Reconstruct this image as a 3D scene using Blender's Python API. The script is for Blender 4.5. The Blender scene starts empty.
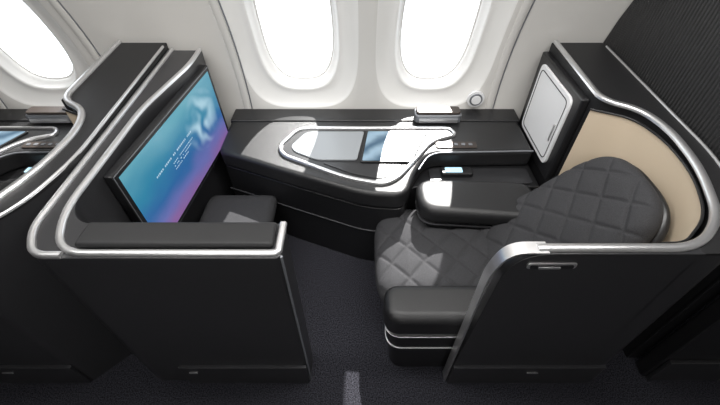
import bpy, bmesh, math, random
from mathutils import Vector

scene = bpy.context.scene
col = scene.collection

# ------------------------------------------------------------------ materials
def mat(name, c, rough=0.5, metal=0.0, bump=0.0, bscale=200.0, spec=0.5, var=0.0, coat=0.0):
    m = bpy.data.materials.new(name); m.use_nodes = True
    nt = m.node_tree; b = nt.nodes['Principled BSDF']
    b.inputs['Base Color'].default_value = (*c, 1)
    b.inputs['Roughness'].default_value = rough
    b.inputs['Metallic'].default_value = metal
    b.inputs['Specular IOR Level'].default_value = spec
    b.inputs['Coat Weight'].default_value = coat
    if bump or var:
        tc = nt.nodes.new('ShaderNodeTexCoord')
        n = nt.nodes.new('ShaderNodeTexNoise'); n.inputs['Scale'].default_value = bscale
        n.inputs['Detail'].default_value = 3
        nt.links.new(tc.outputs['Object'], n.inputs['Vector'])
        if bump:
            bp = nt.nodes.new('ShaderNodeBump'); bp.inputs['Strength'].default_value = bump
            bp.inputs['Distance'].default_value = 0.004
            nt.links.new(n.outputs['Fac'], bp.inputs['Height'])
            nt.links.new(bp.outputs['Normal'], b.inputs['Normal'])
        if var:
            r = nt.nodes.new('ShaderNodeValToRGB')
            r.color_ramp.elements[0].position = 0.35; r.color_ramp.elements[1].position = 0.65
            r.color_ramp.elements[0].color = (*[x*(1-var) for x in c], 1)
            r.color_ramp.elements[1].color = (*[min(1, x*(1+var)) for x in c], 1)
            nt.links.new(n.outputs['Fac'], r.inputs['Fac'])
            nt.links.new(r.outputs['Color'], b.inputs['Base Color'])
    return m

def emis(name, c, s):
    m = bpy.data.materials.new(name); m.use_nodes = True
    b = m.node_tree.nodes['Principled BSDF']
    b.inputs['Base Color'].default_value = (*[x*0.2 for x in c], 1)
    b.inputs['Emission Color'].default_value = (*c, 1)
    b.inputs['Emission Strength'].default_value = s
    return m

M_wall = mat('sidewall_plastic', (0.60, 0.585, 0.56), 0.55, bump=0.05, bscale=300)
M_bezel = mat('window_bezel_plastic', (0.74, 0.73, 0.71), 0.45)
M_ceil = mat('ceiling_plastic', (0.50, 0.49, 0.48), 0.6)
M_carpet = mat('carpet_charcoal', (0.025, 0.025, 0.031), 0.95, bump=0.9, bscale=150, var=0.8, spec=0.1)
M_black = mat('black_satin', (0.011, 0.011, 0.012), 0.34, bump=0.03, bscale=500)
M_panel = mat('charcoal_panel', (0.024, 0.024, 0.026), 0.30, bump=0.03, bscale=500)
M_top = mat('dark_top', (0.011, 0.011, 0.012), 0.5, bump=0.2, bscale=500, spec=0.35)
M_leather = mat('black_leather', (0.014, 0.014, 0.015), 0.38, bump=0.35, bscale=350)
M_fabric = mat('grey_fabric', (0.040, 0.040, 0.043), 0.85, bump=0.6, bscale=380, var=0.35, spec=0.2)
M_silver = mat('brushed_silver', (0.74, 0.74, 0.75), 0.32, metal=0.9)
M_satin = mat('satin_grey', (0.22, 0.23, 0.25), 0.35, metal=0.5)
M_line_d = mat('dark_seam_metal', (0.06, 0.06, 0.065), 0.5, metal=0.5)
M_table = mat('table_grey', (0.26, 0.275, 0.29), 0.3)
M_beige = mat('beige_lining', (0.58, 0.48, 0.36), 0.7, bump=0.3, bscale=400)
M_white = mat('white_door', (0.74, 0.74, 0.75), 0.35)
M_bronze = mat('bronze_brown', (0.06, 0.048, 0.042), 0.4, metal=0.4)
M_glow = emis('handset_glow', (0.55, 0.85, 1.0), 1.2)
M_line = emis('screen_white', (0.50, 0.72, 0.88), 0.7)

def mat_partition():
    m = mat('ribbed_partition', (0.015, 0.015, 0.016), 0.6)
    nt = m.node_tree; b = nt.nodes['Principled BSDF']
    tc = nt.nodes.new('ShaderNodeTexCoord')
    w = nt.nodes.new('ShaderNodeTexWave'); w.wave_type = 'BANDS'; w.bands_direction = 'Y'
    w.inputs['Scale'].default_value = 14
    nt.links.new(tc.outputs['Object'], w.inputs['Vector'])
    bp = nt.nodes.new('ShaderNodeBump'); bp.inputs['Strength'].default_value = 0.8; bp.inputs['Distance'].default_value = 0.01
    nt.links.new(w.outputs['Fac'], bp.inputs['Height']); nt.links.new(bp.outputs['Normal'], b.inputs['Normal'])
    return m
M_part = mat_partition()

def mat_screen():
    m = bpy.data.materials.new('display_picture'); m.use_nodes = True
    nt = m.node_tree; b = nt.nodes['Principled BSDF']
    b.inputs['Base Color'].default_value = (0.01, 0.01, 0.01, 1); b.inputs['Roughness'].default_value = 0.25
    uv = nt.nodes.new('ShaderNodeTexCoord'); sep = nt.nodes.new('ShaderNodeSeparateXYZ')
    nt.links.new(uv.outputs['UV'], sep.inputs[0])
    r = nt.nodes.new('ShaderNodeValToRGB'); cr = r.color_ramp
    cr.elements[0].position = 0.0; cr.elements[0].color = (0.24, 0.12, 0.33, 1)
    cr.elements[1].position = 1.0; cr.elements[1].color = (0.12, 0.38, 0.48, 1)
    e = cr.elements.new(0.20); e.color = (0.13, 0.15, 0.42, 1)
    e = cr.elements.new(0.40); e.color = (0.025, 0.13, 0.35, 1)
    e = cr.elements.new(0.68); e.color = (0.03, 0.23, 0.38, 1)
    n = nt.nodes.new('ShaderNodeTexNoise'); n.inputs['Scale'].default_value = 2.5
    nt.links.new(uv.outputs['UV'], n.inputs['Vector'])
    ma = nt.nodes.new('ShaderNodeMath'); ma.operation = 'MULTIPLY_ADD'
    ma.inputs[1].default_value = 0.45; ma.inputs[2].default_value = -0.22
    nt.links.new(n.outputs['Fac'], ma.inputs[0])
    ad = nt.nodes.new('ShaderNodeMath'); ad.operation = 'ADD'
    nt.links.new(ma.outputs[0], ad.inputs[0]); nt.links.new(sep.outputs[1], ad.inputs[1])
    nt.links.new(ad.outputs[0], r.inputs['Fac'])
    mp = nt.nodes.new('ShaderNodeMapping'); mp.vector_type = 'POINT'
    mp.inputs['Location'].default_value = (-0.76*4.6, -0.60*2.6, 0); mp.inputs['Scale'].default_value = (4.6, 2.6, 1)
    nt.links.new(uv.outputs['UV'], mp.inputs[0])
    g = nt.nodes.new('ShaderNodeTexGradient'); g.gradient_type = 'SPHERICAL'
    nt.links.new(mp.outputs[0], g.inputs[0])
    wv = nt.nodes.new('ShaderNodeTexWave'); wv.wave_type = 'BANDS'; wv.bands_direction = 'DIAGONAL'
    wv.inputs['Scale'].default_value = 0.7; wv.inputs['Distortion'].default_value = 11.0; wv.inputs['Detail'].default_value = 2
    nt.links.new(mp.outputs[0], wv.inputs['Vector'])
    mm = nt.nodes.new('ShaderNodeMath'); mm.operation = 'MULTIPLY'
    nt.links.new(g.outputs['Fac'], mm.inputs[0]); nt.links.new(wv.outputs['Fac'], mm.inputs[1])
    mx = nt.nodes.new('ShaderNodeMix'); mx.data_type = 'RGBA'
    nt.links.new(mm.outputs[0], mx.inputs[0]); nt.links.new(r.outputs['Color'], mx.inputs[6])
    mx.inputs[7].default_value = (0.65, 0.90, 1.0, 1)
    nt.links.new(mx.outputs[2], b.inputs['Emission Color'])
    b.inputs['Emission Strength'].default_value = 0.95
    return m
M_screen = mat_screen()

def mat_tablet():
    m = bpy.data.materials.new('tablet_picture'); m.use_nodes = True
    nt = m.node_tree; b = nt.nodes['Principled BSDF']
    b.inputs['Base Color'].default_value = (0.02, 0.03, 0.04, 1); b.inputs['Roughness'].default_value = 0.3
    tc = nt.nodes.new('ShaderNodeTexCoord'); mp = nt.nodes.new('ShaderNodeMapping')
    mp.inputs['Rotation'].default_value = (0, 0, 0.9)
    nt.links.new(tc.outputs['Object'], mp.inputs[0])
    w = nt.nodes.new('ShaderNodeTexWave'); w.inputs['Scale'].default_value = 2.4; w.inputs['Distortion'].default_value = 4.0
    w.inputs['Detail'].default_value = 3; w.inputs['Detail Scale'].default_value = 1.5
    nt.links.new(mp.outputs[0], w.inputs['Vector'])
    r = nt.nodes.new('ShaderNodeValToRGB')
    r.color_ramp.elements[0].color = (0.05, 0.13, 0.22, 1); r.color_ramp.elements[1].color = (0.42, 0.60, 0.74, 1)
    nt.links.new(w.outputs['Fac'], r.inputs['Fac']); nt.links.new(r.outputs['Color'], b.inputs['Emission Color'])
    b.inputs['Emission Strength'].default_value = 0.8
    return m
M_tablet = mat_tablet()

# ------------------------------------------------------------------ mesh helpers
def mesh_obj(name, verts, faces, m, smooth=True, bevel=0.0, seg=3, recalc=True, angle=35):
    me = bpy.data.meshes.new(name)
    me.from_pydata([tuple(v) for v in verts], [], faces)
    if recalc:
        bm = bmesh.new(); bm.from_mesh(me)
        bmesh.ops.recalc_face_normals(bm, faces=bm.faces); bm.to_mesh(me); bm.free()
    me.materials.append(m)
    o = bpy.data.objects.new(name, me); col.objects.link(o)
    if smooth:
        for p in me.polygons: p.use_smooth = True
        if hasattr(me, 'set_sharp_from_angle'): me.set_sharp_from_angle(angle=math.radians(angle))
    if bevel:
        b = o.modifiers.new('bevel', 'BEVEL'); b.width = bevel; b.segments = seg
        b.limit_method = 'ANGLE'; b.angle_limit = math.radians(40); b.harden_normals = True
    return o

def rpath(pts, r, closed=False, n=7):
    P = [Vector(p) for p in pts]; N = len(P); out = []
    for i in range(N):
        ri = r[i] if isinstance(r, (list, tuple)) else r
        if (not closed and i in (0, N-1)) or ri <= 0:
            out.append(P[i]); continue
        a, b, c = P[(i-1) % N], P[i], P[(i+1) % N]
        d1 = a-b; d2 = c-b
        k = min(ri, d1.length*0.48, d2.length*0.48)
        p0 = b + d1.normalized()*k; p2 = b + d2.normalized()*k
        for j in range(n+1):
            t = j/n
            out.append(p0*(1-t)**2 + b*2*t*(1-t) + p2*t*t)
    return out

def prism(name, poly, z0, z1, m, bevel=0.008, seg=3, ox=0.0):
    n = len(poly)
    f1 = z1 if callable(z1) else (lambda x, y: z1)
    V = [(p[0]+ox, p[1], z0) for p in poly] + [(p[0]+ox, p[1], f1(p[0], p[1])) for p in poly]
    F = [tuple(range(n))[::-1], tuple(range(n, 2*n))] + [(i, (i+1) % n, n+(i+1) % n, n+i) for i in range(n)]
    return mesh_obj(name, V, F, m, bevel=bevel, seg=seg)

def xzprism(name, poly, y0, y1, m, bevel=0.004, seg=2, ox=0.0):
    n = len(poly)
    V = [(p[0]+ox, y0, p[1]) for p in poly] + [(p[0]+ox, y1, p[1]) for p in poly]
    F = [tuple(range(n))[::-1], tuple(range(n, 2*n))] + [(i, (i+1) % n, n+(i+1) % n, n+i) for i in range(n)]
    return mesh_obj(name, V, F, m, bevel=bevel, seg=seg)

def yzprism(name, poly, x0, x1, m, bevel=0.004, seg=2, ox=0.0):
    n = len(poly)
    V = [(x0+ox, p[0], p[1]) for p in poly] + [(x1+ox, p[0], p[1]) for p in poly]
    F = [tuple(range(n))[::-1], tuple(range(n, 2*n))] + [(i, (i+1) % n, n+(i+1) % n, n+i) for i in range(n)]
    return mesh_obj(name, V, F, m, bevel=bevel, seg=seg)

def box(name, x0, x1, y0, y1, z0, z1, m, bevel=0.008, seg=3, ox=0.0):
    return prism(name, [(x0, y0), (x1, y0), (x1, y1), (x0, y1)], z0, z1, m, bevel, seg, ox)

def rrect(x0, x1, y0, y1, r, n=6):
    return rpath([(x0, y0), (x1, y0), (x1, y1), (x0, y1)], r, True, n)

def sweep(name, path, w, h, m, closed=False, bdir=None, ox=0.0):
    P = [Vector((p[0]+ox, p[1], p[2])) for p in path]; N = len(P)
    k = 0.28
    cs = [(-.5, -.5), (.5, -.5), (.5, .5-k), (.5-k*h/w if w > h else .5-k, .5), (-.5+(k*h/w if w > h else k), .5), (-.5, .5-k)]
    V = []
    for i in range(N):
        if closed: a, c = P[(i-1) % N], P[(i+1) % N]
        else: a, c = P[max(i-1, 0)], P[min(i+1, N-1)]
        d1 = (P[i]-a); d2 = (c-P[i])
        if d1.length < 1e-7: d1 = d2
        if d2.length < 1e-7: d2 = d1
        d1n, d2n = d1.normalized(), d2.normalized()
        t = (d1n+d2n).normalized()
        mit = 1/max(0.5, t.dot(d1n))
        if bdir is None:
            b = t.cross(Vector((0, 0, 1))).normalized(); up = b.cross(t).normalized(); bs, us = mit, 1
        else:
            b = Vector(bdir).normalized(); up = b.cross(t).normalized(); bs, us = 1, mit
        for (u, v) in cs: V.append(P[i] + b*u*w*bs + up*v*h*us)
    K = len(cs); F = []
    for i in range(N if closed else N-1):
        j = (i+1) % N
        for q in range(K):
            F.append((i*K+q, i*K+(q+1) % K, j*K+(q+1) % K, j*K+q))
    if not closed:
        F.append(tuple(range(K))[::-1]); F.append(tuple(range((N-1)*K, N*K)))
    return mesh_obj(name, V, F, m, angle=50)

def group(name, parts):
    e = bpy.data.objects.new(name, None); e.empty_display_size = 0.1; col.objects.link(e)
    for p in parts: p.parent = e
    return e

def cushion(name, W, H, center, m, ns=150, nt=130, quilt=0.0, c=0.12, se=9, te=7, L=1.0, wfun=None, yc=0.0, ox=0.0):
    V = []; F = []
    def ring(sign):
        idx = []
        for i in range(ns+1):
            s = math.sin(math.pi/2*(2*i/ns-1)); k = (s+1)/2
            x, z, nx, nz = center(k)
            wf = wfun(s) if wfun else max(0.0, 1-abs(s)**14)**(1/14)
            row = []
            for j in range(nt+1):
                t = math.sin(math.pi/2*(2*j/nt-1))
                y = W/2*t*wf
                e = math.sqrt(max(0, 1-abs(s)**se))*math.sqrt(max(0, 1-abs(t)**te))
                hh = H/2*e
                if sign > 0 and quilt:
                    lx = k*L
                    p = (lx+y*0.85)/c; q = (lx-y*0.85)/c
                    d = min(abs(p-round(p)), abs(q-round(q)))*c/1.31
                    hh += quilt*(1-math.exp(-(d/0.009)**2))*e + quilt*0.7*abs(math.sin(math.pi*p)*math.sin(math.pi*q))*e
                V.append((x+nx*hh*sign+ox, yc+y, z+nz*hh*sign)); row.append(len(V)-1)
            idx.append(row)
        return idx
    for sg in (1, -1):
        I = ring(sg)
        for i in range(ns):
            for j in range(nt):
                f = (I[i][j], I[i+1][j], I[i+1][j+1], I[i][j+1])
                F.append(f if sg < 0 else f[::-1])
    me = bpy.data.meshes.new(name); me.from_pydata(V, [], F)
    bm = bmesh.new(); bm.from_mesh(me)
    bmesh.ops.remove_doubles(bm, verts=bm.verts, dist=0.0004)
    bmesh.ops.recalc_face_normals(bm, faces=bm.faces); bm.to_mesh(me); bm.free()
    me.materials.append(m)
    for p in me.polygons: p.use_smooth = True
    o = bpy.data.objects.new(name, me); col.objects.link(o)
    return o

# ------------------------------------------------------------------ cabin shell
def Yw(z):
    return 2.57 - (0.28 if z > 0.75 else 0.12)*(z-0.75)**2

PITCH = 0.945; XC0 = -0.425; HP = PITCH/2
WIN = {-2, 0, 1}
V = []; F = []; FM = []
def addgrid(x0, x1, z0, z1, nx, nz):
    b = len(V)
    for i in range(nz+1):
        z = z0+(z1-z0)*i/nz
        for j in range(nx+1): V.append((x0+(x1-x0)*j/nx, Yw(z), z))
    for i in range(nz):
        for j in range(nx):
            a = b+i*(nx+1)+j; F.append((a, a+1, a+nx+2, a+nx+1)); FM.append(0)
Z0, Z1, ZC = 0.50, 2.05, 1.315
KS = range(-5, 4)
for k in KS:
    xc = XC0+PITCH*k; xa, xb = xc-HP, xc+HP
    addgrid(xa, xb, 0.0, Z0, 2, 6); addgrid(xa, xb, Z1, 2.7, 2, 8)
    if k not in WIN:
        addgrid(xa, xb, Z0, Z1, 2, 20); continue
    per = []
    nx_, nz_ = 24, 36
    for i in range(nx_): per.append((xa+(xb-xa)*i/nx_, Z0))
    for i in range(nz_): per.append((xb, Z0+(Z1-Z0)*i/nz_))
    for i in range(nx_): per.append((xb-(xb-xa)*i/nx_, Z1))
    for i in range(nz_): per.append((xa, Z1-(Z1-Z0)*i/nz_))
    NP = len(per)
    def se(hw, hh, n):
        out = []
        for (x, z) in per:
            a = math.atan2((z-ZC)/0.75, (x-xc)/HP)
            ca, sa = math.cos(a), math.sin(a)
            r = (abs(ca)**n+abs(sa)**n)**(-1/n)
            out.append((xc+hw*r*ca, ZC+hh*r*sa))
        return out
    bez = se(0.415, 0.61, 3.6)
    loops = []
    for t in (0, 0.34, 0.67):
        loops.append(([(p[0]*(1-t)+q[0]*t, p[1]*(1-t)+q[1]*t) for p, q in zip(per, bez)], 0.0, 0))
    loops += [(bez, 0.0, 0), (se(0.402, 0.60, 3.6), 0.008, 1), (se(0.385, 0.585, 3.5), 0.024, 1),
              (se(0.335, 0.53, 3.2), 0.042, 1), (se(0.300, 0.492, 3.0), 0.050, 1), (se(0.290, 0.482, 3.0), 0.044, 1),
              (se(0.278, 0.470, 2.9), 0.055, 1), (se(0.265, 0.455, 2.9), 0.10, 1), (se(0.252, 0.442, 2.8), 0.105, 1), (se(0.243, 0.43, 2.8), 0.155, 1)]
    base = len(V)
    for (pts, off, mi) in loops:
        for (x, z) in pts: V.append((x, Yw(z)+off, z))
    for l in range(len(loops)-1):
        for i in range(NP):
            j = (i+1) % NP
            F.append((base+l*NP+i, base+l*NP+j, base+(l+1)*NP+j, base+(l+1)*NP+i)); FM.append(loops[l+1][2])
me = bpy.data.meshes.new('wall_window_side'); me.from_pydata(V, [], F)
me.materials.append(M_wall); me.materials.append(M_bezel)
for p, mi in zip(me.polygons, FM): p.material_index = mi; p.use_smooth = True
bm = bmesh.new(); bm.from_mesh(me); bmesh.ops.remove_doubles(bm, verts=bm.verts, dist=0.0005)
bmesh.ops.recalc_face_normals(bm, faces=bm.faces); bm.to_mesh(me); bm.free()
wall = bpy.data.objects.new('wall_window_side', me); col.objects.link(wall)

mg = bpy.data.materials.new('window_pane'); mg.use_nodes = True
nt = mg.node_tree; nt.nodes.clear()
o_ = nt.nodes.new('ShaderNodeOutputMaterial'); mx = nt.nodes.new('ShaderNodeMixShader')
tr = nt.nodes.new('ShaderNodeBsdfTransparent'); gl = nt.nodes.new('ShaderNodeBsdfGlossy')
gl.inputs['Roughness'].default_value = 0.05; mx.inputs[0].default_value = 0.05
nt.links.new(tr.outputs[0], mx.inputs[1]); nt.links.new(gl.outputs[0], mx.inputs[2]); nt.links.new(mx.outputs[0], o_.inputs[0])
for n_, k in enumerate(sorted(WIN)):
    xc = XC0+PITCH*k; pts = []; ring = []
    for i in range(64):
        a = 2*math.pi*i/64; ca, sa = math.cos(a), math.sin(a); r = (abs(ca)**2.8+abs(sa)**2.8)**(-1/2.8)
        x, z = xc+0.250*r*ca, ZC+0.437*r*sa; pts.append((x, Yw(z)+0.14, z))
        x, z = xc+0.243*r*ca, ZC+0.43*r*sa; ring.append((x, Yw(z)+0.135, z))
    c0 = (xc, Yw(ZC)+0.14, ZC)
    pane = mesh_obj('pane', pts+[c0], [(i, (i+1) % 64, 64) for i in range(64)], mg)
    fr = sweep('seal', ring, 0.012, 0.012, M_bezel, closed=True, bdir=(0, 1, 0))
    group('window_%d' % (n_+1), [pane, fr])

nt_ = 0
for kk in (-2.5, -1.5, -0.5, 1.5):
    xs = XC0+PITCH*kk + (0.03 if kk < 0 else 0.0)
    nt_ += 1
    pth = [(xs, Yw(z)-0.002, z) for z in [0.7+i*0.1 for i in range(20)]]
    a = sweep('rib', pth, 0.05, 0.012, M_wall, bdir=(1, 0, 0))
    b = sweep('seam', [(xs+0.035, p[1], p[2]) for p in pth], 0.008, 0.006, M_satin, bdir=(1, 0, 0))
    group('trim_%d' % nt_, [a, b])

XA, XB = XC0-5.5*PITCH, XC0+3.5*PITCH
mesh_obj('floor', [(XA, -1.8, 0), (XB, -1.8, 0), (XB, 2.56, 0), (XA, 2.56, 0)], [(0, 1, 2, 3)], M_carpet, recalc=False)
yc_ = Yw(2.7)
mesh_obj('ceiling', [(XA, -1.8, 2.7), (XB, -1.8, 2.7), (XB, yc_, 2.7), (XA, yc_, 2.7)], [(3, 2, 1, 0)], M_ceil, recalc=False)
mesh_obj('wall_aisle_side', [(XA, -1.8, 0), (XB, -1.8, 0), (XB, -1.8, 2.7), (XA, -1.8, 2.7)], [(0, 1, 2, 3)], M_ceil, recalc=False)
for nm, X in (('wall_forward', XA), ('wall_aft', XB)):
    mesh_obj(nm, [(X, -1.8, 0), (X, 2.56, 0), (X, 2.56, 2.7), (X, -1.8, 2.7)], [(0, 1, 2, 3)], M_ceil, recalc=False)

# ------------------------------------------------------------------ seat suite
def zt(x, y): return 1.185 + 0.065*max(0, min(1, (y-0.8)/1.7))

def build_suite(ox):
    P = []
    inner = rpath([(1.20, 0.852), (1.37, 0.99), (1.475, 1.25), (1.495, 1.5), (1.44, 1.70), (1.245, 1.79), (1.245, 2.46)],
                  [0, .12, .12, .12, .10, .10, 0], False, 6)
    outer = [Vector((1.575, 2.46)), Vector((1.575, 1.30))] + rpath([(1.575, 1.30), (1.50, 1.0), (1.30, 0.802), (1.20, 0.802)], [0, .15, .15, 0], False, 6)[1:]
    P.append(prism('shell_body', [tuple(p) for p in inner]+[tuple(p) for p in outer], 0.0, zt, M_top, bevel=0.004, ox=ox))
    osk = rpath([(1.578, 1.6), (1.578, 1.30), (1.503, 0.997), (1.302, 0.798), (1.19, 0.798)], [0, .15, .15, .03, 0], False, 8)
    n = len(osk)
    P.append(mesh_obj('outer_skin', [(p[0]+ox, p[1], 0.0) for p in osk]+[(p[0]+ox, p[1], 1.18) for p in osk],
                      [(i, i+1, n+i+1, n+i) for i in range(n-1)], M_panel))
    pan = rpath([(0.49, 0.0), (1.21, 0.0), (1.21, 1.185), (0.535, 1.185)], [0, 0, 0, 0.16], True, 12)
    P.append(xzprism('aisle_panel', pan, 0.80, 0.85, M_panel, ox=ox))
    P.append(xzprism('plinth', rpath([(0.495, 0.0), (1.30, 0.0), (1.30, 0.22), (0.50, 0.22)], [0, 0, .01, .02], True, 3), 0.785, 0.803, M_panel, ox=ox))
    P.append(box('plinth_lip', 0.497, 1.30, 0.783, 0.80, 0.216, 0.223, M_line_d, 0.002, ox=ox))
    P.append(xzprism('plinth_slot', rpath([(0.90, 0.150), (0.96, 0.150), (0.96, 0.160), (0.90, 0.160)], .004, True, 3), 0.781, 0.787, M_silver, bevel=0, ox=ox))
    ctr = rpath([(0.62, 0.824), (1.19, 0.824), (1.352, 0.965), (1.452, 1.24), (1.475, 1.5), (1.425, 1.685), (1.262, 1.775), (1.262, 2.46)],
                [0, .1, .12, .12, .12, .10, .10, 0], False, 8)
    ctr = [(p[0]+0.006, p[1], zt(0, p[1])+0.005) for p in ctr]
    P.append(sweep('top_trim', ctr, 0.032, 0.020, M_silver, ox=ox))
    ed = rpath([(0.66, 1.188), (0.530, 1.188), (0.487, 1.06), (0.484, 0.0)], [0, .13, .13, 0], False, 10)
    P.append(sweep('edge_trim', [(p[0], 0.824, p[1]) for p in ed], 0.052, 0.010, M_silver, bdir=(0, -1, 0), ox=ox))
    oe = rpath([(1.572, 2.4), (1.572, 1.30), (1.495, 1.0), (1.32, 0.82)], [0, .15, .15, 0], False, 6)
    P.append(sweep('outer_trim', [(p[0], p[1], zt(0, p[1])+0.002) for p in oe], 0.014, 0.012, M_silver, ox=ox))
    lin = rpath([(1.10, 0.862), (1.19, 0.865), (1.355, 1.0), (1.460, 1.25), (1.480, 1.5), (1.425, 1.69), (1.24, 1.782)],
                [0, .05, .12, .12, .12, .08, 0], False, 6)
    n = len(lin)
    Vv = [(p[0]+ox, p[1], 0.45) for p in lin]+[(p[0]+ox, p[1], 1.165) for p in lin]
    P.append(mesh_obj('lining', Vv, [(i, i+1, n+i+1, n+i) for i in range(n-1)], M_beige))
    lin2 = [(p[0]-0.004, p[1], 1.168) for p in lin]
    P.append(sweep('lining_edge', lin2, 0.01, 0.01, M_black, ox=ox))
    P.append(box('locker', 1.205, 1.25, 1.83, 2.46, 0.60, 1.195, M_black, 0.012, ox=ox))
    yz = rpath([(1.90, 0.68), (2.38, 0.68), (2.38, 1.155), (1.90, 1.155)], .05, True, 6)
    P.append(yzprism('locker_door', yz, 1.190, 1.206, M_white, ox=ox))
    yz = rpath([(1.93, 0.71), (2.35, 0.71), (2.35, 1.125), (1.93, 1.125)], .04, True, 6)
    P.append(sweep('door_seam', [(1.189, p[0], p[1]) for p in yz], 0.004, 0.006, M_line_d, closed=True, bdir=(1, 0, 0), ox=ox))
    P.append(box('locker_door_handle', 1.180, 1.190, 1.945, 1.957, 0.84, 0.96, M_silver, 0.003, ox=ox))
    P.append(box('locker_base', 1.225, 1.25, 1.80, 2.46, 0.0, 0.60, M_black, 0.01, ox=ox))
    lp = rpath([(0.60, 1.105), (0.78, 1.105), (0.78, 1.138), (0.60, 1.138)], .014, True, 5)
    P.append(xzprism('latch_plate', lp, 0.793, 0.802, M_silver, 0.003, ox=ox))
    lp = rpath([(0.612, 1.110), (0.768, 1.110), (0.768, 1.130), (0.612, 1.130)], .008, True, 5)
    P.append(xzprism('latch_slot', lp, 0.790, 0.795, M_black, 0, ox=ox))
    lp = rpath([(0.64, 1.114), (0.72, 1.114), (0.72, 1.124), (0.64, 1.124)], .004, True, 5)
    P.append(xzprism('latch_lever', lp, 0.786, 0.792, M_silver, 0, ox=ox))
    group('privacy_shell', P)

    S = []
    S.append(prism('base', rrect(0.24, 1.16, 1.07, 1.58, .06), 0.0, 0.33, M_black, 0.01, ox=ox))
    S.append(prism('base_skirt', rrect(0.17, 1.10, 1.065, 1.64, .10), 0.20, 0.33, M_leather, 0.02, ox=ox))
    S.append(cushion('seat_cushion', 0.71, 0.16, lambda k: (0.09+0.74*k, 0.415-0.02*math.cos(k*3)-0.05*max(0, 0.25-k)*2, 0, 1), M_fabric, quilt=0.009, L=0.74, c=0.185, yc=1.385, ox=ox,
                     wfun=lambda s: max(0.0, 1-abs(s)**4.5)**(1/4.5) if s < 0 else 1.0))
    def bc(k):
        L = 0.93; x, z = 0.70, 0.41; st = 20
        for i in range(st):
            kk = (i+0.5)/st*k; a = math.radians(33+27*kk); x += math.cos(a)*L*k/st; z += math.sin(a)*L*k/st
        a = math.radians(33+27*k)
        return (x, z, -math.sin(a), math.cos(a))
    S.append(cushion('backrest', 0.63, 0.13, bc, M_fabric, quilt=0.009, L=0.93, c=0.185, yc=1.318, ox=ox,
                     wfun=lambda s: max(0.0, 1-abs(s)**3.0)**(1/3.0) if s > 0 else 1.0, ns=170))
    def bc2(k):
        x, z, nx, nz = bc(k); return (x-nx*0.06, z-nz*0.06, nx, nz)
    S.append(cushion('back_shell', 0.66, 0.07, bc2, M_black, yc=1.318, ox=ox, ns=50, nt=40,
                     wfun=lambda s: max(0.0, 1-abs(s)**3.0)**(1/3.0) if s > 0 else 1.0))
    S.append(prism('arm_window_body', rpath([(0.40, 1.52), (1.14, 1.48), (1.14, 1.77), (0.40, 1.77)], .07, True, 8), 0.0, 0.55, M_black, 0.02, ox=ox))
    S.append(prism('arm_window_band', rpath([(0.352, 1.507), (1.10, 1.452), (1.10, 1.78), (0.352, 1.78)], .10, True, 10), 0.545, 0.556, M_line_d, 0.002, ox=ox))
    S.append(prism('arm_window_pad', rpath([(0.345, 1.50), (1.08, 1.445), (1.08, 1.785), (0.345, 1.785)], .12, True, 10),
                   0.556, (lambda x, y: 0.685-0.03*(x-0.34)), M_leather, 0.05, 8, ox=ox))
    def arm(x0, y0, y1): return rpath([(x0, y0), (1.14, y0), (1.14, y1), (x0, y1)], [.09, 0, 0, .09], True, 10)
    S.append(prism('arm_aisle_base', arm(0.17, 0.875, 1.055), 0.0, 0.27, M_black, 0.01, ox=ox))
    S.append(prism('arm_aisle_band', arm(0.137, 0.866, 1.058), 0.268, 0.278, M_silver, 0.003, ox=ox))
    S.append(prism('arm_aisle_mid', arm(0.14, 0.87, 1.055), 0.278, 0.40, M_black, 0.008, ox=ox))
    S.append(prism('arm_aisle_band_upper', arm(0.127, 0.864, 1.06), 0.398, 0.408, M_silver, 0.003, ox=ox))
    S.append(prism('arm_aisle_pad', arm(0.12, 0.862, 1.075), 0.408, 0.59, M_leather, 0.05, 7, ox=ox))
    group('airplane_seat', S)

    C = []
    XL = -0.962
    body = rpath([(XL, 2.49), (XL, 2.06), (-0.72, 1.96), (-0.50, 1.86), (0.03, 1.64), (0.27, 1.62), (0.335, 1.83), (1.19, 1.83), (1.19, 2.49)],
                 [0, .05, .15, .15, .1, .06, .05, 0, 0], True, 6)
    C.append(prism('console_body', [(p[0], p[1]) for p in body], 0.0, 0.555, M_black, 0.008, ox=ox))
    up = rpath([(XL, 2.49), (XL, 2.05), (-0.73, 1.952), (-0.51, 1.852), (0.03, 1.63), (0.275, 1.612), (0.35, 1.83), (0.45, 2.02), (1.18, 2.04), (1.18, 2.49)],
               [0, .05, .15, .15, .12, .08, .05, .10, 0, 0], True, 6)
    C.append(prism('console_upper', [(p[0], p[1]) for p in up], 0.557, 0.69, M_leather, 0.03, 6, ox=ox))
    C.append(box('console_ledge', XL, 1.19, 2.40, 2.565, 0.66, 0.70, M_black, 0.008, ox=ox))
    fl = rpath([(XL, 2.058), (-0.72, 1.958), (-0.50, 1.857), (0.03, 1.637), (0.27, 1.617)], [0, .15, .15, .1, 0], False, 6)
    C.append(sweep('front_line', [(p[0], p[1], 0.34) for p in fl], 0.008, 0.006, M_line_d, ox=ox))
    C.append(prism('shelf_liner', rrect(0.47, 1.15, 1.855, 2.01, .03), 0.555, 0.566, M_panel, 0.003, ox=ox))
    rim = rpath([(0.375, 1.85), (0.47, 2.025), (1.17, 2.045)], [0, .10, 0], False, 8)
    C.append(sweep('recess_rim', [(p[0], p[1]-0.004, 0.692) for p in rim], 0.010, 0.008, M_satin, ox=ox))
    C.append(prism('control_plate', rrect(0.52, 0.80, 2.07, 2.14, .02), 0.69, 0.698, M_bronze, 0.003, ox=ox))
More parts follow.
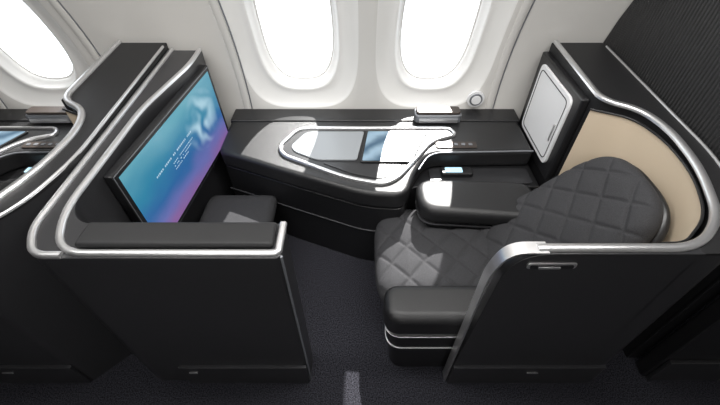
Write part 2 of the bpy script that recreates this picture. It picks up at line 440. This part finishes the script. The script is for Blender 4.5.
    for i in range(5):
        C.append(prism('key_%d' % i, rrect(0.545+i*0.050, 0.57+i*0.050, 2.093, 2.117, .006), 0.697, 0.702, M_satin, 0, ox=ox))
    group('side_console', C)
    H = [prism('handset_body', rrect(0.55, 0.76, 1.91, 1.99, .02), 0.567, 0.60, M_black, 0.006, ox=ox),
         prism('handset_screen', rrect(0.575, 0.69, 1.925, 1.975, .008), 0.599, 0.603, M_glow, 0, ox=ox)]
    group('remote_handset', H)
    T = []
    tp = rpath([(-0.44, 2.30), (-0.55, 2.08), (-0.51, 1.985), (-0.08, 1.755), (0.15, 1.70), (0.24, 1.76), (0.40, 2.0), (0.50, 2.15), (0.68, 2.22), (0.64, 2.30)],
               [.08, .08, .06, .12, .08, .08, .1, .1, .04, .04], True, 6)
    T.append(prism('tray_base', [(p[0], p[1]) for p in tp], 0.6905, 0.697, M_black, 0.002, ox=ox))
    T.append(sweep('tray_rim', [(p[0], p[1], 0.701) for p in tp], 0.026, 0.020, M_silver, closed=True, ox=ox))
    sp = rpath([(-0.38, 2.25), (-0.47, 2.08), (-0.44, 2.02), (-0.28, 1.93), (-0.02, 1.93), (0.03, 2.25)], [.05, .05, .05, .04, .02, .02], True, 5)
    T.append(prism('table_surface', [(p[0], p[1]) for p in sp], 0.696, 0.706, M_table, 0.002, ox=ox))
    sp = rpath([(-0.25, 1.905), (-0.06, 1.80), (0.13, 1.745), (0.20, 1.79), (0.27, 1.885)], [.03, .05, .05, .05, .02], True, 5)
    T.append(prism('tray_well', [(p[0], p[1]) for p in sp], 0.696, 0.702, M_panel, 0.002, ox=ox))
    group('side_table', T)
    B = []
    tb = rpath([(0.045, 2.25), (0.0, 1.90), (0.33, 1.90), (0.48, 2.25)], .02, True, 4)
    B.append(prism('tablet_body', [(p[0], p[1]) for p in tb], 0.6975, 0.712, M_black, 0.003, ox=ox))
    tb = rpath([(0.057, 2.24), (0.014, 1.912), (0.323, 1.912), (0.463, 2.24)], .01, True, 3)
    B.append(prism('tablet_display', [(p[0], p[1]) for p in tb], 0.711, 0.7135, M_tablet, 0, ox=ox))
    group('tablet', B)
    A = [prism('box_body', rrect(0.40, 0.74, 2.36, 2.47, .03), 0.7005, 0.765, M_satin, 0.01, ox=ox),
         prism('box_lid', rrect(0.41, 0.73, 2.368, 2.462, .025), 0.765, 0.785, M_bronze, 0.008, ox=ox),
         prism('box_foot', rrect(0.43, 0.71, 2.35, 2.36, .004), 0.71, 0.74, M_silver, 0.0, ox=ox)]
    group('amenity_box', A)

build_suite(0.0)
build_suite(-2.83)

# ------------------------------------------------------------------ screen divider
def zd(x, y): return 1.16 + 0.04*max(0, min(1, (y-0.8)/1.7))
D = []
poly = rpath([(-0.28, 0.80), (-0.28, 0.965), (-1.08, 0.965), (-1.155, 1.06), (-1.135, 1.75), (-1.04, 2.25), (-1.04, 2.46), (-1.248, 2.46), (-1.248, 0.92), (-1.17, 0.80)],
             [.03, .04, .06, .08, .1, .1, 0, 0, .08, .08], True, 6)
D.append(prism('divider_body', [(p[0], p[1]) for p in poly], 0.0, zd, M_panel, 0.006))
tr_in = rpath([(-1.055, 2.46), (-1.055, 2.25), (-1.152, 1.75), (-1.165, 1.02), (-1.08, 0.820), (-0.292, 0.820), (-0.292, 0.96)],
              [0, .1, .1, .14, .10, .02, 0], False, 8)
D.append(sweep('top_trim', [(p[0], p[1], zd(0, p[1])+0.006) for p in tr_in], 0.026, 0.018, M_silver))
tr_out = rpath([(-1.237, 2.46), (-1.237, 0.93), (-1.165, 0.812), (-1.06, 0.812)], [0, .10, .08, 0], False, 8)
D.append(sweep('outer_trim', [(p[0], p[1], zd(0, p[1])+0.006) for p in tr_out], 0.026, 0.018, M_silver))
D.append(sweep('edge_trim', [(-0.279, 0.808, 1.16), (-0.279, 0.808, 0.0)], 0.010, 0.008, M_satin, bdir=(0, -1, 0)))
D.append(box('top_pad', -1.03, -0.312, 0.842, 0.957, 1.155, 1.185, M_top, 0.014, 4))
D.append(xzprism('plinth', rpath([(-0.96, 0.0), (-0.285, 0.0), (-0.285, 0.22), (-0.96, 0.22)], .01, True, 3), 0.785, 0.803, M_panel))
D.append(box('plinth_lip', -0.96, -0.285, 0.783, 0.80, 0.216, 0.223, M_line_d, 0.002))
D.append(xzprism('plinth_slot', rpath([(-0.92, 0.150), (-0.875, 0.150), (-0.875, 0.163), (-0.92, 0.163)], .005, True, 3), 0.781, 0.787, M_silver, 0))
group('privacy_divider', D)

def mon_pt(u, v, d):
    a = Vector((-1.105, 1.26, 0)); b = Vector((-0.998, 2.38, 0))
    t = (b-a).normalized(); n = Vector((t.y, -t.x, 0))
    p = a.lerp(b, u) + n*(d - 0.02*(v-0.5)) ; p.z = 0.575+0.56*v
    return p
def slab(name, u0, u1, v0, v1, d0, d1, m, bevel=0.0, uv=False):
    V = [mon_pt(u, v, d) for d in (d0, d1) for (u, v) in ((u0, v0), (u1, v0), (u1, v1), (u0, v1))]
    F = [(0, 1, 2, 3), (7, 6, 5, 4)]+[(i, (i+1) % 4, 4+(i+1) % 4, 4+i) for i in range(4)]
    o = mesh_obj(name, V, F, m, bevel=bevel)
    if uv:
        l = o.data.uv_layers.new(name='UVMap'); co = [(0, 0), (1, 0), (1, 1), (0, 1)]*2
        for lp in o.data.loops: l.data[lp.index].uv = co[lp.vertex_index]
    return o
Mn = [slab('monitor_body', 0, 1, 0, 1, -0.035, 0.008, M_black, 0.006),
      slab('monitor_bezel', 0.006, 0.994, 0.012, 0.988, 0.006, 0.009, M_satin, 0.002),
      slab('monitor_glass', 0.010, 0.990, 0.020, 0.980, 0.008, 0.010, M_black, 0.0),
      slab('monitor_picture', 0.03, 0.97, 0.06, 0.95, 0.009, 0.012, M_screen, 0, True)]
random.seed(4)
def textrow(u0, u1, v, h):
    V = []; F = []
    u = u0
    while u < u1:
        w = random.uniform(0.005, 0.011)
        if random.random() > 0.15:
            b = len(V)
            for d in (0.0122, 0.0132):
                V += [mon_pt(a, c, d) for (a, c) in ((u, v), (u+w, v), (u+w, v+h), (u, v+h))]
            F += [(b, b+1, b+2, b+3), (b+7, b+6, b+5, b+4)]+[(b+i, b+(i+1) % 4, b+4+(i+1) % 4, b+4+i) for i in range(4)]
        u += w+0.006
    return mesh_obj('text_row', V, F, M_line, smooth=False)
Mn += [textrow(0.20, 0.60, 0.62, 0.018), textrow(0.36, 0.60, 0.555, 0.010), textrow(0.36, 0.55, 0.52, 0.010), textrow(0.36, 0.52, 0.485, 0.010)]
group('monitor', Mn)

O = [prism('ottoman_base', rrect(-1.02, -0.64, 1.02, 1.86, .06), 0.0, 0.30, M_black, 0.01),
     prism('ottoman_band', rrect(-1.04, -0.60, 1.00, 1.87, .07), 0.30, 0.312, M_satin, 0.003),
     cushion('ottoman_pad', 0.93, 0.13, lambda k: (-1.06+0.48*k, 0.377, 0, 1), M_fabric, ns=60, nt=80, yc=1.455)]
group('ottoman', O)

def disc_y(name, x, z, y, r, h, m, bevel=0.004):
    n = 40
    V = [(x+r*math.cos(2*math.pi*i/n), y, z+r*math.sin(2*math.pi*i/n)) for i in range(n)]
    V += [(v[0], y-h, v[2]) for v in V]
    F = [tuple(range(n)), tuple(range(n, 2*n))[::-1]]+[(i, (i+1) % n, n+(i+1) % n, n+i) for i in range(n)]
    return mesh_obj(name, V, F, m, bevel=bevel)
for ox in (0, -2.83):
    group('reading_light', [disc_y('housing', 0.87+ox, 0.79, 2.565, 0.065, 0.022, M_white), disc_y('lens_ring', 0.87+ox, 0.79, 2.544, 0.048, 0.010, M_satin),
                            disc_y('lens', 0.87+ox, 0.79, 2.535, 0.036, 0.006, M_white)])

prof = [(0.95, 0.0), (2.49, 0.0)] + [(Yw(z)-0.01, z) for z in [0.2*i for i in range(1, 12)]] + [(0.95, 2.2)]
group('cabin_partition', [yzprism('partition_board', prof, 1.60, 1.66, M_part, 0.0),
                          box('partition_lower', 1.588, 1.60, 0.94, 2.44, 0.0, 1.17, M_black, 0.002),
                          yzprism('partition_edge', [(0.93, 0), (0.95, 0), (0.95, 2.2), (0.93, 2.2)], 1.588, 1.662, M_black, 0.004)])
group('aisle_panel', [box('panel', 1.62, 2.6, 0.82, 0.90, 0.0, 1.16, M_black, 0.01), box('panel_plinth', 1.64, 2.6, 0.80, 0.82, 0.0, 0.24, M_panel, 0.004)])

# ------------------------------------------------------------------ lights
def area(name, loc, rot, sx, sy, p, c=(1, 1, 1)):
    l = bpy.data.lights.new(name, 'AREA'); l.shape = 'RECTANGLE'; l.size = sx; l.size_y = sy; l.energy = p; l.color = c
    o = bpy.data.objects.new(name, l); o.location = loc; o.rotation_euler = rot; col.objects.link(o); return o
area('ceiling_fill', (-0.2, 1.15, 2.66), (math.radians(15), 0, 0), 3.6, 0.5, 92, (1.0, 0.985, 0.96))  # unseen area fill, added under the ceiling to light suite and sidewall
area('aisle_fill', (-0.2, -0.9, 2.66), (math.radians(15), 0, 0), 3.0, 0.4, 42, (1.0, 0.985, 0.96))  # second unseen fill, added over the aisle to brighten the front panels
s = bpy.data.lights.new('sun', 'SUN'); s.energy = 15.0; s.angle = 0.012; s.color = (1, 0.98, 0.95)
so = bpy.data.objects.new('sun', s); so.location = (3, 5, 5)
so.rotation_euler = Vector((-0.25, -1.15, -1.0)).to_track_quat('-Z', 'Y').to_euler(); col.objects.link(so)

w = bpy.data.worlds.new('sky'); scene.world = w; w.use_nodes = True
bg = w.node_tree.nodes['Background']; bg.inputs[0].default_value = (0.90, 0.95, 1.0, 1); bg.inputs[1].default_value = 2.8

cd = bpy.data.cameras.new('camera'); cd.sensor_width = 36; cd.lens = 18.8; cd.clip_start = 0.02
cam = bpy.data.objects.new('camera', cd); cam.location = (0, 0, 2.24); cam.rotation_euler = (math.radians(45), 0, 0)
col.objects.link(cam); scene.camera = cam
scene.view_settings.view_transform = 'Standard'
